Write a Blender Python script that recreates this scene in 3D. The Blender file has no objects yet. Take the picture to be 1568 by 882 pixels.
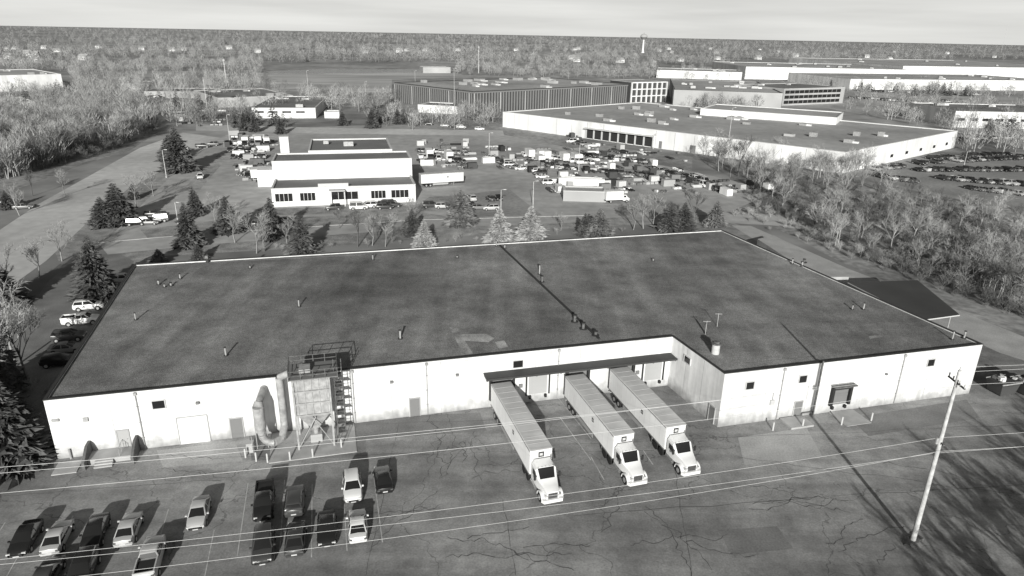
import bpy, math, random
import numpy as np
from mathutils import Vector, Matrix
rad=math.radians
RN=random.Random(11)
# ---------------------------------------------------------------- camera survey
CH=45.0; FP=1045.0; PT=rad(20.5); RO=rad(1.1)
cp,sp=math.cos(PT),math.sin(PT); cr,sr=math.cos(RO),math.sin(RO)
def ray(u,v):
    a=(u-784)/FP; b=(441-v)/FP
    x0=a*cr-b*sr; y0=a*sr+b*cr
    return Vector((x0,cp+y0*sp,-sp+y0*cp))
def S(u,v,z=0.0):
    """ground survey: world point at height z seen along a sight line"""
    d=ray(u,v); t=(z-CH)/d.z
    return Vector((d.x*t,d.y*t,z))
def pix(x,y,z=0.0):
    w=z-CH; zc=y*cp-w*sp; x0=x/zc; y0=(y*sp+w*cp)/zc
    a=x0*cr+y0*sr; b=-x0*sr+y0*cr
    return 784+a*FP,441-b*FP
def ZH(p,vt,u=None):
    lo,hi=-5.0,200.0
    for _ in range(50):
        m=(lo+hi)/2
        if pix(p.x,p.y,m)[1]>vt: lo=m
        else: hi=m
    return (lo+hi)/2
# ---------------------------------------------------------------- materials
MATS={}
def mat(name,v,rough=.85,noises=(),bump=0,bscale=20,metal=0,spec=.25,crack=None,streak=None,zdirt=None):
    if name in MATS: return MATS[name]
    m=bpy.data.materials.new(name); m.use_nodes=True; nt=m.node_tree; N=nt.nodes; L=nt.links
    bs=N['Principled BSDF']; tc=N.new('ShaderNodeTexCoord')
    cur=None
    def mul(sock):
        nonlocal cur
        k=N.new('ShaderNodeMath'); k.operation='MULTIPLY'
        if cur is None: k.inputs[0].default_value=v
        else: L.new(cur,k.inputs[0])
        L.new(sock,k.inputs[1]); cur=k.outputs[0]
    def rng(sock,a,b,lo,hi):
        r=N.new('ShaderNodeMapRange'); r.inputs[1].default_value=a; r.inputs[2].default_value=b
        r.inputs[3].default_value=lo; r.inputs[4].default_value=hi; L.new(sock,r.inputs[0]); return r.outputs[0]
    def scaled(sc):
        mp=N.new('ShaderNodeMapping'); mp.inputs['Scale'].default_value=sc; L.new(tc.outputs['Object'],mp.inputs[0]); return mp.outputs[0]
    for (s,d,lo,hi) in noises:
        n=N.new('ShaderNodeTexNoise'); n.inputs['Scale'].default_value=s; n.inputs['Detail'].default_value=d
        L.new(tc.outputs['Object'],n.inputs['Vector']); mul(rng(n.outputs[0],.3,.7,lo,hi))
    for st_ in (streak or ()):
        sc,lo,hi=st_
        n=N.new('ShaderNodeTexNoise'); n.inputs['Scale'].default_value=1; n.inputs['Detail'].default_value=4
        L.new(scaled(sc),n.inputs['Vector']); mul(rng(n.outputs[0],.35,.65,lo,hi))
    for (s,w,lo) in (crack or ()):
        n=N.new('ShaderNodeTexNoise'); n.inputs['Scale'].default_value=s*3; n.inputs['Detail'].default_value=5
        L.new(tc.outputs['Object'],n.inputs['Vector'])
        mx=N.new('ShaderNodeVectorMath'); mx.operation='SCALE'; mx.inputs['Scale'].default_value=.5/s
        L.new(n.outputs[1],mx.inputs[0])
        ad=N.new('ShaderNodeVectorMath'); ad.operation='ADD'; L.new(tc.outputs['Object'],ad.inputs[0]); L.new(mx.outputs[0],ad.inputs[1])
        vo=N.new('ShaderNodeTexVoronoi'); vo.feature='DISTANCE_TO_EDGE'; vo.inputs['Scale'].default_value=s
        L.new(ad.outputs[0],vo.inputs['Vector']); mul(rng(vo.outputs[0],w*.3,w,lo,1))
    if zdirt:
        z0,z1,lo=zdirt
        sx=N.new('ShaderNodeSeparateXYZ'); L.new(tc.outputs['Object'],sx.inputs[0])
        n=N.new('ShaderNodeTexNoise'); n.inputs['Scale'].default_value=.9; n.inputs['Detail'].default_value=5; L.new(tc.outputs['Object'],n.inputs['Vector'])
        k=N.new('ShaderNodeMath'); k.operation='MULTIPLY_ADD'; L.new(n.outputs[0],k.inputs[0]); k.inputs[1].default_value=-2.4; L.new(sx.outputs[2],k.inputs[2])
        mul(rng(k.outputs[0],z0-1.2,z1-1.2,lo,1))
    if cur is None: bs.inputs['Base Color'].default_value=(v,v,v,1)
    else: L.new(cur,bs.inputs['Base Color'])
    bs.inputs['Roughness'].default_value=rough; bs.inputs['Metallic'].default_value=metal
    bs.inputs['Specular IOR Level'].default_value=spec
    if bump:
        n=N.new('ShaderNodeTexNoise'); n.inputs['Scale'].default_value=bscale; n.inputs['Detail'].default_value=4
        L.new(tc.outputs['Object'],n.inputs['Vector'])
        b=N.new('ShaderNodeBump'); b.inputs['Strength'].default_value=1; b.inputs['Distance'].default_value=bump
        L.new(n.outputs[0],b.inputs['Height']); L.new(b.outputs[0],bs.inputs['Normal'])
    MATS[name]=m; return m
asphalt=mat('asphalt_worn',.31,.95,((.035,4,.62,1.36),(.3,6,.76,1.2),(1.3,3,.88,1.08),(5,4,.84,1.16)),spec=.1,crack=((.06,.004,.6),(.21,.006,.82)),streak=(((.03,.5,1),.84,1.12),))
asph_far=mat('asphalt_street',.42,.9,((.02,4,.72,1.2),(.3,5,.85,1.15)),spec=.1)
asph_road=mat('asphalt_bleached',.56,.9,((.03,4,.78,1.15),(.4,5,.88,1.1)),spec=.1)
asph_dark=mat('asphalt_patch',.21,.9,((.3,5,.8,1.2),(5,3,.85,1.15)),spec=.1)
asph_lot=mat('asphalt_car_park',.3,.9,((.05,5,.8,1.2),(1,3,.85,1.15)),spec=.1)
asph_lt=mat('asphalt_pale_patch',.42,.9,((.3,5,.85,1.15),(5,3,.85,1.15)),spec=.1)
terrain=mat('terrain_dry',.31,.95,((.0016,5,.7,1.3),(.012,5,.65,1.35),(.08,5,.75,1.3)),spec=.05)
grass=mat('dry_grass',.33,.95,((.03,4,.6,1.35),(.4,5,.7,1.3),(3,3,.75,1.25)),bump=.05,bscale=4,spec=.05)
litter=mat('leaf_litter',.28,.95,((.05,5,.55,1.35),(.6,5,.65,1.35)),spec=.05)
fieldm=mat('field_stubble',.46,.95,((.01,4,.8,1.2),),streak=(((.005,.06,1),.75,1.25),),spec=.05)
waterm=mat('pond_water',.04,.2,spec=.4,bump=.02,bscale=1)
gravel=mat('roof_gravel',.235,.95,((.045,5,.62,1.36),(.28,6,.76,1.24),(1.8,3,.88,1.12),(9,3,.5,1.55)),bump=.05,bscale=11,spec=.05,streak=(((.35,.03,1),.84,1.14),))
gravel2=mat('roof_gravel_thin',.40,.95,((.5,6,.5,1.3),(6,3,.7,1.3)),bump=.03,bscale=9,spec=.05)
concrete=mat('painted_concrete',.84,.85,((.12,3,.88,1.04),(1.2,5,.92,1.03)),streak=(((1.6,1.6,.12),.85,1.04),((.16,.16,.02),.88,1.04)),zdirt=(0,1.8,.45))
whitew=mat('white_wall',.8,.85,((.05,3,.85,1.1),),streak=(((.3,.3,.05),.85,1.08),))
greyw=mat('grey_wall',.40,.85,((.05,3,.8,1.15),))
darkpanel=mat('dark_panel',.07,.7,((.1,3,.8,1.2),))
ribm=mat('rib_panel',.22,.7)
coping=mat('dark_coping',.05,.6)
capw=mat('pale_coping',.55,.7)
roofg=mat('membrane_roof',.42,.9,((.03,4,.75,1.2),(.3,4,.88,1.1)),spec=.1)
roofd=mat('dark_roof',.21,.9,((.05,4,.8,1.25),),spec=.1)
glass=mat('window_glass',.02,.15,spec=.6)
blackm=mat('black_rubber',.03,.8)
greym=mat('grey_door',.2,.6)
steel=mat('galvanised_steel',.42,.5,((2,3,.8,1.15),),metal=.2)
panelm=mat('hopper_steel',.40,.6,((1.5,4,.6,1.15),))
rust=mat('rusty_steel',.14,.8,((3,4,.6,1.4),))
conc2=mat('bare_concrete',.42,.9,((.5,5,.75,1.15),))
conc3=mat('dark_concrete',.14,.9,((.5,5,.75,1.15),))
paintw=mat('road_paint',.62,.8,((1.5,5,.5,1.1),))
seam=mat('tar_seam',.09,.9)
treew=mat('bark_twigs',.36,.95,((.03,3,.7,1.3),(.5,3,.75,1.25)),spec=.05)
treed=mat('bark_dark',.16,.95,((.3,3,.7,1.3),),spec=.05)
farw=mat('far_woodland_twigs',.32,.95,((.004,4,.65,1.3),(.05,4,.7,1.3)),spec=.05)
con0=mat('conifer_dark',.11,.9,((.25,3,.7,1.4),(2,3,.6,1.4)),spec=.1)
con1=mat('conifer_mid',.21,.9,((.25,3,.7,1.3),(2,3,.7,1.3)),spec=.1)
con2=mat('conifer_silver',.42,.9,((.25,3,.8,1.2),(2,3,.6,1.25)),spec=.1)
polem=mat('weathered_pole',.55,.8,((2,4,.7,1.15),))
wirem=mat('aluminium_wire',.7,.6)
trw=mat('trailer_white',.80,.45,((.4,3,.9,1.04),),spec=.4)
trroof=mat('trailer_roof',.55,.6,((.4,4,.82,1.1),),spec=.2)
chrome=mat('chrome',.6,.25,metal=.8)
tyre=mat('tyre',.025,.9); hub=mat('wheel_hub',.45,.4,metal=.3)
lampm=mat('headlamp_lens',.6,.2,spec=.6); redl=mat('tail_lens',.1,.3)
PAINT={'black':mat('paint_black',.022,.25,spec=.5),'dark':mat('paint_dark',.06,.3,spec=.5),'grey':mat('paint_grey',.2,.3,spec=.5),
 'silver':mat('paint_silver',.5,.35,spec=.5),'white':mat('paint_white',.80,.35,spec=.5)}
# ---------------------------------------------------------------- mesh builder
class MB:
    def __init__(s,*mats): s.v=[];s.f=[];s.m=[];s.mats=list(mats);s.M=Matrix.Identity(4)
    def mi(s,m):
        if m not in s.mats: s.mats.append(m)
        return s.mats.index(m)
    def add(s,vs,fs,m):
        b=len(s.v); s.v+= [tuple(s.M@Vector(p)) for p in vs]; i=s.mi(m)
        for f in fs: s.f.append(tuple(b+k for k in f)); s.m.append(i)
    def box(s,c,d,m,rz=0,top=None):
        x,y,z=d[0]/2,d[1]/2,d[2]/2; tx,ty=(top if top else (1,1))
        vs=[(-x,-y,-z),(x,-y,-z),(x,y,-z),(-x,y,-z),(-x*tx,-y*ty,z),(x*tx,-y*ty,z),(x*tx,y*ty,z),(-x*tx,y*ty,z)]
        R=Matrix.Translation(c)@Matrix.Rotation(rz,4,'Z')
        s.add([R@Vector(p) for p in vs],[(0,3,2,1),(4,5,6,7),(0,1,5,4),(1,2,6,5),(2,3,7,6),(3,0,4,7)],m)
    def cyl(s,p,q,r,m,n=10,r2=None,cap=True,capm=None):
        p=Vector(p);q=Vector(q);r2=r if r2 is None else r2
        d=(q-p).normalized(); a=d.orthogonal().normalized(); b=d.cross(a)
        vs=[]
        for c,r_ in ((p,r),(q,r2)):
            for k in range(n):
                t=2*math.pi*k/n; vs.append(c+(a*math.cos(t)+b*math.sin(t))*r_)
        s.add(vs,[(k,(k+1)%n,n+(k+1)%n,n+k) for k in range(n)],m)
        if cap: s.add(vs,[tuple(range(n-1,-1,-1)),tuple(range(n,2*n))],capm or m)
    def loft(s,rings,m,cap=True,mf=None):
        n=len(rings[0])
        for j in range(len(rings)-1):
            for k in range(n):
                mm=mf(j,k) if mf else m
                s.add([rings[j][k],rings[j][(k+1)%n],rings[j+1][(k+1)%n],rings[j+1][k]],[(0,1,2,3)],mm)
        if cap:
            s.add(rings[0],[tuple(range(n-1,-1,-1))],m); s.add(rings[-1],[tuple(range(n))],m)
    def prism(s,pts,z0,z1,m,top=None):
        n=len(pts); vs=[(p[0],p[1],z0) for p in pts]+[(p[0],p[1],z1) for p in pts]
        s.add(vs,[(k,(k+1)%n,n+(k+1)%n,n+k) for k in range(n)],m)
        if top: s.add(vs[n:],[tuple(range(n))],top)
    def mesh(s,name,smooth=False):
        me=bpy.data.meshes.new(name); me.from_pydata(s.v,[],s.f)
        for m in s.mats: me.materials.append(m)
        me.polygons.foreach_set('material_index',s.m)
        if smooth:
            me.polygons.foreach_set('use_smooth',[True]*len(s.f))
            import bmesh
            bm=bmesh.new(); bm.from_mesh(me); bmesh.ops.remove_doubles(bm,verts=bm.verts,dist=.0005)
            bmesh.ops.recalc_face_normals(bm,faces=bm.faces); bm.to_mesh(me); bm.free()
            try: me.set_sharp_from_angle(angle=rad(38))
            except Exception: pass
        me.update(); return me
    def obj(s,name,parent=None,smooth=False):
        o=bpy.data.objects.new(name,s.mesh(name,smooth)); bpy.context.scene.collection.objects.link(o)
        if parent: o.parent=parent
        return o
def empty(name,loc=(0,0,0),rz=0):
    o=bpy.data.objects.new(name,None); o.location=loc; o.rotation_euler=(0,0,rz); o.empty_display_size=.5
    bpy.context.scene.collection.objects.link(o); return o
def inst(name,me,loc,rz=0,sc=1):
    o=bpy.data.objects.new(name,me); o.location=loc; o.rotation_euler=(0,0,rz)
    o.scale=(sc,sc,sc) if not hasattr(sc,'__len__') else sc
    bpy.context.scene.collection.objects.link(o); return o
def sheet(name,pts,z,m):
    b=MB(); b.add([(p[0],p[1],z) for p in pts],[tuple(range(len(pts)))],m); o=b.obj(name)
    if o.data.polygons[0].normal.z<0: o.data.flip_normals()
    return o
def PX(*uv): return [S(u,v) for u,v in uv]
def ccw(pts):
    a=sum(pts[i][0]*pts[(i+1)%len(pts)][1]-pts[(i+1)%len(pts)][0]*pts[i][1] for i in range(len(pts)))
    return pts if a>0 else pts[::-1]
def offset(pts,d):
    n=len(pts); out=[]
    for i in range(n):
        p0=Vector(pts[i-1][:2]);p1=Vector(pts[i][:2]);p2=Vector(pts[(i+1)%n][:2])
        a=(p1-p0).normalized(); b=(p2-p1).normalized()
        na=Vector((-a.y,a.x)); nb=Vector((-b.y,b.x))
        k=(na+nb)/max(.2,1+na.dot(nb)); out.append(p1+k*d)
    return out
def bldg(name,pts,h,wm,rm,z0=0,cop=None,copw=.4,para=.35,parent=None,pre='',ch=.12):
    pts=ccw([Vector(p[:2]) for p in pts]); E=parent or empty(name,(0,0,0))
    w=MB(); w.prism(pts,z0,h,wm); ins=offset(pts,copw)
    w.prism(ins[::-1],h-para,h,wm); w.obj(pre+'walls',E)
    r=MB(); r.add([(p.x,p.y,h-para) for p in ins],[tuple(range(len(ins)))],rm); r.obj(pre+'roof',E)
    c=MB(); o1=offset(pts,-.06); i1=offset(pts,copw+.03); n=len(pts); cm=cop or wm
    vs=[(p.x,p.y,h-ch) for p in o1]+[(p.x,p.y,h+.06) for p in o1]+[(p.x,p.y,h+.06) for p in i1]+[(p.x,p.y,h-ch) for p in i1]
    fs=[]
    for k in range(n):
        j=(k+1)%n; fs+=[(k,j,n+j,n+k),(n+k,n+j,2*n+j,2*n+k),(2*n+k,2*n+j,3*n+j,3*n+k),(3*n+k,3*n+j,j,k)]
    c.add(vs,fs,cm); c.obj(pre+'coping',E)
    return E,pts
class Frame:
    """wall frame: x along wall p->q, -y outward, z up"""
    def __init__(s,p,q):
        s.p=Vector((p[0],p[1],0)); q=Vector((q[0],q[1],0)); s.L=(q-s.p).length; s.e=(q-s.p).normalized()
        s.n=Vector((s.e.y,-s.e.x,0))
        s.M=Matrix(((s.e.x,-s.n.x,0,s.p.x),(s.e.y,-s.n.y,0,s.p.y),(0,0,1,0),(0,0,0,1)))
    def at(s,u,v,out=0):
        d=ray(u,v); o=Vector((0,0,CH)); pp=s.p+s.n*out
        t=(pp-o).dot(s.n)/d.dot(s.n); x=o+d*t
        return (x-s.p).dot(s.e),x.z
def roof_units(E,corners,h,n,seed,sz=(2.2,3.5)):
    r=random.Random(seed); b=MB(); a,bb,c,d=[Vector(p[:2]) for p in corners]
    e=(bb-a).normalized(); ang=math.atan2(e.y,e.x)
    for k in range(n):
        s,t=r.uniform(.07,.93),r.uniform(.1,.9)
        p=(a*(1-s)+bb*s)*(1-t)+(d*(1-s)+c*s)*t
        w=r.uniform(*sz)*.8; hh=r.uniform(.9,1.8)
        b.box((p.x,p.y,h-.3+hh/2),(w,w*.7,hh),steel if r.random()<.6 else greyw,ang)
        b.box((p.x,p.y,h-.3+hh+.12),(w*.5,w*.5,.24),greym,ang)
        if r.random()<.5: b.box((p.x+w*.8*e.x,p.y+w*.8*e.y,h-.3+.35),(w*.6,w*.4,.7),whitew,ang)
    b.obj('rooftop_units',E)
# ---------------------------------------------------------------- world, sun, camera
sc=bpy.context.scene
W=bpy.data.worlds.new('World'); sc.world=W; W.use_nodes=True; nt=W.node_tree; WN=nt.nodes; WL=nt.links
bg=WN['Background']; sky=WN.new('ShaderNodeTexSky'); sky.sky_type='NISHITA'; sky.sun_disc=False
SUNEL=17.5
sky.sun_elevation=rad(SUNEL); sky.sun_rotation=rad(180); sky.air_density=1.0; sky.dust_density=1.5; sky.ozone_density=1
bw=WN.new('ShaderNodeRGBToBW'); WL.new(sky.outputs[0],bw.inputs[0])
tc=WN.new('ShaderNodeTexCoord'); sx=WN.new('ShaderNodeSeparateXYZ'); WL.new(tc.outputs['Generated'],sx.inputs[0])
mp=WN.new('ShaderNodeMapping'); mp.inputs['Scale'].default_value=(3,3,45); WL.new(tc.outputs['Generated'],mp.inputs[0])
cn_=WN.new('ShaderNodeTexNoise'); cn_.inputs['Scale'].default_value=1; cn_.inputs['Detail'].default_value=5; WL.new(mp.outputs[0],cn_.inputs['Vector'])
cm_=WN.new('ShaderNodeMapRange'); cm_.inputs[1].default_value=.3; cm_.inputs[2].default_value=.7; cm_.inputs[3].default_value=10.4; cm_.inputs[4].default_value=13.2; WL.new(cn_.outputs[0],cm_.inputs[0])
hz=WN.new('ShaderNodeMapRange'); hz.inputs[1].default_value=.04; hz.inputs[2].default_value=.13; hz.inputs[3].default_value=1; hz.inputs[4].default_value=0; WL.new(sx.outputs[2],hz.inputs[0])
mxw=WN.new('ShaderNodeMix'); mxw.data_type='FLOAT'; WL.new(hz.outputs[0],mxw.inputs[0]); WL.new(bw.outputs[0],mxw.inputs[2]); WL.new(cm_.outputs[0],mxw.inputs[3])
tint=WN.new('ShaderNodeMix'); tint.data_type='RGBA'; tint.blend_type='MULTIPLY'
tint.inputs['Factor'].default_value=1; tint.inputs[7].default_value=(1,1,.965,1)
WL.new(mxw.outputs[0],tint.inputs[6]); WL.new(tint.outputs[2],bg.inputs[0]); bg.inputs[1].default_value=.062
sl=bpy.data.lights.new('sun','SUN'); sl.energy=5.0; sl.angle=rad(.5); sl.color=(1,.995,.955)
so=bpy.data.objects.new('sun',sl); so.rotation_euler=(rad(90-SUNEL),0,rad(1)); sc.collection.objects.link(so)
cd=bpy.data.cameras.new('camera'); cam=bpy.data.objects.new('camera',cd); sc.collection.objects.link(cam)
Rv=Vector((1,0,0))*cr+Vector((0,sp,cp))*sr; Uv=-Vector((1,0,0))*sr+Vector((0,sp,cp))*cr; Bv=-Vector((0,cp,-sp))
cam.matrix_world=Matrix(((Rv.x,Uv.x,Bv.x,0),(Rv.y,Uv.y,Bv.y,0),(Rv.z,Uv.z,Bv.z,CH),(0,0,0,1)))
cd.sensor_width=36; cd.lens=36*FP/1568; cd.clip_end=40000; cd.clip_start=.5; sc.camera=cam
sc.view_settings.view_transform='Standard'; sc.view_settings.look='None'; sc.view_settings.exposure=0
# ---------------------------------------------------------------- ground
g=MB(); n=64; g.add([(16000*math.cos(2*math.pi*k/n),16000*math.sin(2*math.pi*k/n),0) for k in range(n)],[tuple(range(n))],terrain); g.obj('ground')
H=7.4
A=S(66,613,H);C=S(1030,515,H);D=S(1110,572,H);Ec=S(1505,527,H);Fc=S(1105,352,H);G=S(205,405,H)
lot=[S(-20,748),S(60,712),S(110,690),S(300,560),S(900,420),S(1105,335),S(1160,355),S(1300,420),S(1480,490),S(1700,560),Vector((260,70,0)),Vector((260,-80,0)),Vector((-120,-80,0)),Vector((-90,45,0))]
sheet('parking_lot',lot,.008,asphalt)
sheet('gravel_drive',PX((1120,345),(1150,346),(1300,412),(1480,480),(1640,545),(1640,575),(1530,540),(1380,470),(1200,395)),.013,asph_lt)
sheet('verge',PX((-250,640),(-20,748),(60,712),(110,690),(235,420),(255,385),(640,362),(1095,338),(1090,325),(640,340),(240,375),(170,380),(60,560),(-100,600)),.006,grass)
sheet('side_drive',PX((20,640),(75,600),(190,455),(205,400),(150,370),(75,430),(45,470),(30,560),(-40,640)),.012,asph_dark)
sheet('street',PX((-300,480),(0,352),(60,312),(150,262),(215,226),(280,203),(345,212),(262,254),(195,290),(135,340),(70,400),(0,450),(-200,600)),.016,asph_road)
sheet('yard_pavement',PX((200,330),(262,270),(330,215),(360,200),(600,190),(770,205),(960,240),(1190,292),(1110,328),(880,335),(650,330),(460,345),(210,375),(160,372)),.02,asph_far)
sheet('lawn',PX((215,352),(330,338),(640,325),(745,340),(735,360),(500,378),(250,392)),.03,grass)
sheet('lawn',PX((385,320),(640,314),(660,300),(735,300),(700,322),(420,330)),.034,grass)
sheet('lawn',PX((280,290),(335,235),(345,245),(300,298)),.034,grass)
sheet('lawn',PX((60,330),(140,345),(200,330),(185,300),(262,262),(250,300),(215,330),(160,372),(90,400)),.013,grass)
sheet('access_road',PX((150,372),(300,360),(640,338),(905,331),(905,340),(640,350),(300,376),(165,390)),.046,asph_far)
sheet('office_car_park',PX((690,300),(780,290),(830,330),(720,332)),.038,asph_lot)
sheet('service_road',PX((1090,340),(1110,325),(1230,330),(1330,350),(1300,360),(1180,345)),.024,asph_far)
sheet('car_park',PX((1300,262),(1400,240),(1650,228),(1720,345),(1500,305),(1400,290)),.03,asph_lot)
sheet('far_road',PX((455,150),(600,150),(600,158),(450,160)),.03,asph_road)
sheet('cross_road',PX((300,190),(500,196),(770,200),(772,208),(500,205),(300,200)),.04,asph_road)
sheet('gravel_yard',PX((640,185),(770,180),(880,215),(1060,245),(1060,262),(900,232),(770,206),(640,196)),.03,grass)
sheet('woodland_floor',PX((-300,330),(-200,170),(110,162),(235,172),(245,200),(200,230),(110,258),(0,300)),.012,litter)
sheet('scrub_floor',PX((1110,250),(1290,270),(1500,312),(1900,380),(2200,640),(1568,515),(1300,408),(1190,350),(1130,310)),.012,litter)
sheet('footpath',PX((1340,285),(1430,308),(1700,365),(1700,378),(1420,318),(1330,292)),.03,asph_lt)
sheet('field',PX((395,140),(392,112),(560,108),(700,112),(720,118),(600,122),(600,142)),.04,fieldm)
sheet('pond',PX((405,109),(500,106),(690,106),(695,109),(560,112),(410,113)),.06,waterm)
sheet('apron',PX((1030,128),(1140,125),(1568,150),(1700,200),(1470,200),(1260,165),(1030,165)),.03,asph_far)
def kerb(pts,name='kerb'):
    b=MB()
    for p,q in zip(pts,pts[1:]):
        d=q-p; c=(p+q)/2; b.box((c.x,c.y,.07),(d.length,.18,.14),conc2,math.atan2(d.y,d.x))
    b.obj(name)
kerb(PX((-120,790),(-20,748),(60,712),(86,702))); kerb(PX((150,372),(300,359),(640,337),(905,330)))
rr=random.Random(3)
E1=(C-A); E1.z=0; E1.normalize(); N1=Vector((E1.y,-E1.x,0))
pl=MB()
def line(b,p,q,w,z,m):
    d=(q-p).normalized(); o=Vector((-d.y,d.x,0))*w/2; b.add([(*(x.xy),z) for x in (p-o,q-o,q+o,p+o)],[(0,1,2,3)],m)
for u0,v0,L_ in ((328,812,8),(380,740,11),(436,735,11),(478,742,11),(525,735,11),(572,725,11),(8,800,8),(60,795,8),(112,790,8),(170,785,8),(258,780,11)):
    p=S(u0,v0); line(pl,p,p+N1*L_,.09,.024,paintw)
for u0,v0,u1,v1 in ((858,640,905,705),(905,700,925,735),(985,690,1000,712),(855,610,905,672)):
    line(pl,S(u0,v0),S(u1,v1),.1,.024,paintw)
pl.obj('parking_bay_markings')
sm=MB()
for u0,v0,u1,v1 in ((560,650,900,640),(300,700,1000,690),(770,765,790,882),(870,680,1568,650),(1130,700,1568,760),(880,790,1568,740),(0,760,340,735),(610,650,560,882),(1030,700,1060,882)):
    p,q=S(u0,v0),S(u1,v1); k=14; prev=p
    for i in range(1,k+1):
        c=p.lerp(q,i/k)+Vector((rr.uniform(-.12,.12),rr.uniform(-.25,.25),0)); line(sm,prev,c,rr.uniform(.02,.06),.022,seam); prev=c
for cu,cv,nn,a0 in ((685,640,3,-1.4),(720,660,3,-1.2),(700,690,2,-1.3),(600,770,2,0),(1190,800,2,.5),(900,800,2,1),(1330,690,2,0),(560,820,2,1),(1010,840,2,0),(250,720,2,.2),(700,840,3,.3),(1290,850,3,1),(960,770,2,-1),(760,720,2,.2),(1150,740,2,-.4),(820,860,3,0)):
    for _ in range(nn):
        p=S(cu,cv)+Vector((rr.uniform(-3,3),rr.uniform(-3,3),0)); a=a0+rr.uniform(-.5,.5); b0=a
        for i in range(rr.randint(8,22)):
            a=b0+rr.uniform(-.9,.9); q=p+Vector((math.cos(a),math.sin(a),0))*rr.uniform(.3,.8); line(sm,p,q,rr.uniform(.02,.08),.022,seam); p=q
sm.obj('tar_crack_seals')
pt=MB()
def quadp(uvs,z,m):
    ps=[S(*k) for k in uvs]; pt.add([(p.x,p.y,z) for p in ps],[tuple(range(len(ps)))],m)
quadp(((1100,812),(1190,806),(1215,840),(1120,850)),.014,asph_dark)
quadp(((555,640),(735,632),(745,660),(560,672)),.014,asph_dark)
quadp(((1130,670),(1235,655),(1260,700),(1140,712)),.014,asph_lt)
quadp(((240,690),(360,676),(372,706),(250,716)),.014,asph_lt)
quadp(((1300,640),(1480,612),(1500,640),(1330,668)),.014,asph_dark)
quadp(((380,650),(560,640),(560,700),(385,705)),.0175,asph_dark)
pt.obj('asphalt_patches')
# ---------------------------------------------------------------- main warehouse
PR=.2
E,_=bldg('warehouse',[A,C,D,Ec,Fc,G],H,concrete,gravel,cop=coping,copw=.25,ch=.04,para=PR)
FL=Frame(A,C); FN=Frame(C,D); FR=Frame(D,Ec)
det=MB()
def joints(fr,step):
    det.M=fr.M; s=step
    while s<fr.L-1:
        det.box((s,-.004,H/2-.1),(.05,.02,H-.2),greyw); s+=step
for fr,st in ((FL,6.1),(FN,3.6),(FR,6.1)): joints(fr,st)
det.M=Matrix.Identity(4); det.obj('panel_joints',E)
wn=MB(); dr=MB(); tr=MB()
def window(fr,u,v,w,h):
    s,z=fr.at(u,v); wn.M=fr.M
    wn.box((s,-.03,z),(w,.08,h),glass)
    for dx,dz,ww,hh in ((0,h/2+.05,w+.2,.1),(0,-h/2-.05,w+.2,.1),(w/2+.05,0,.1,h),(-w/2-.05,0,.1,h)):
        wn.box((s+dx,-.06,z+dz),(ww,.14,hh),capw)
def door(fr,u,v,w=1.05,h=2.2,m=greym,z0=0):
    s,z=fr.at(u,v); dr.M=fr.M
    dr.box((s,-.03,z0+h/2),(w,.08,h),m)
    for dx,dz,ww,hh in ((0,h+.05,w+.24,.1),(w/2+.06,h/2,.12,h),(-w/2-.06,h/2,.12,h)):
        dr.box((s+dx,-.05,z0+dz),(ww,.14,hh),conc2)
    dr.box((s+w*.35,-.09,z0+1.0),(.12,.06,.06),chrome)
    return s
def spout(fr,u,z1=H-.1,z0=.1):
    s,_=fr.at(u,600); tr.M=fr.M; tr.cyl((s,-.12,z0),(s,-.12,z1),.065,steel,8); tr.box((s,-.13,z1-.2),(.34,.26,.3),steel)
    for z in (1.5,3.5,5.5): tr.box((s,-.08,z),(.22,.12,.06),greym)
for u,v in ((243,619),(793,557)): window(FL,u,v,1.25,.95)
window(FN,1053,551,1.3,.85)
for u,v in ((1148,590),(1229,580),(1425,555)): window(FR,u,v,1.05,.95)
door(FL,363,655,1.3,2.6); door(FL,635,620,1.2,2.5); door(FL,191,678,1.1,2.1,greyw,.6)
door(FN,1089,640); door(FR,1220,630)
s,_=FL.at(296,655); dr.M=FL.M
for k in range(8): dr.box((s,-.03-(k%2)*.012,.22+k*.42),(3.1,.06,.42),whitew)
dr.box((s,-.06,3.5),(3.3,.1,.1),greyw); dr.box((s-1.62,-.06,1.73),(.1,.1,3.45),greyw); dr.box((s+1.62,-.06,1.73),(.1,.1,3.45),greyw)
def dock(fr,s,z0,w,h,seal=False):
    dr.M=fr.M
    for k in range(6): dr.box((s,-.05-(k%2)*.012,z0+h/12+k*h/6),(w,.06,h/6),greyw if not seal else greym)
    fm=blackm if seal else whitew; t=.35 if seal else .16; o=.45 if seal else .12
    dr.box((s-w/2-t/2,-o/2,z0+h/2),(t,o,h),fm); dr.box((s+w/2+t/2,-o/2,z0+h/2),(t,o,h),fm); dr.box((s,-o/2,z0+h+t/2),(w+2*t,o,t),fm)
    dr.box((s-w/2+.2,-.2,z0-.35),(.3,.35,.4),blackm); dr.box((s+w/2-.2,-.2,z0-.35),(.3,.35,.4),blackm)
for u,v in ((823,596),(999,573)):
    s,_=FL.at(u,v); dock(FL,s,1.2,2.5,2.7)
    for dx in (-1.55,1.55): dr.box((s+dx,-.09,2.6),(.16,.18,3.1),blackm)
    dr.box((s,-.1,4.2),(3.3,.2,.16),blackm); dr.box((s-2.3,-.09,2.6),(.5,.16,.5),greym)
for u in (768,882,950):
    s,_=FL.at(u,600); dock(FL,s,1.1,2.6,2.9,True)
s,_=FR.at(1284,612); dock(FR,s,1.1,2.3,2.3,True)
tr.M=FR.M; tr.box((s,-.5,4.0),(3.3,1.0,.12),rust)
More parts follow.
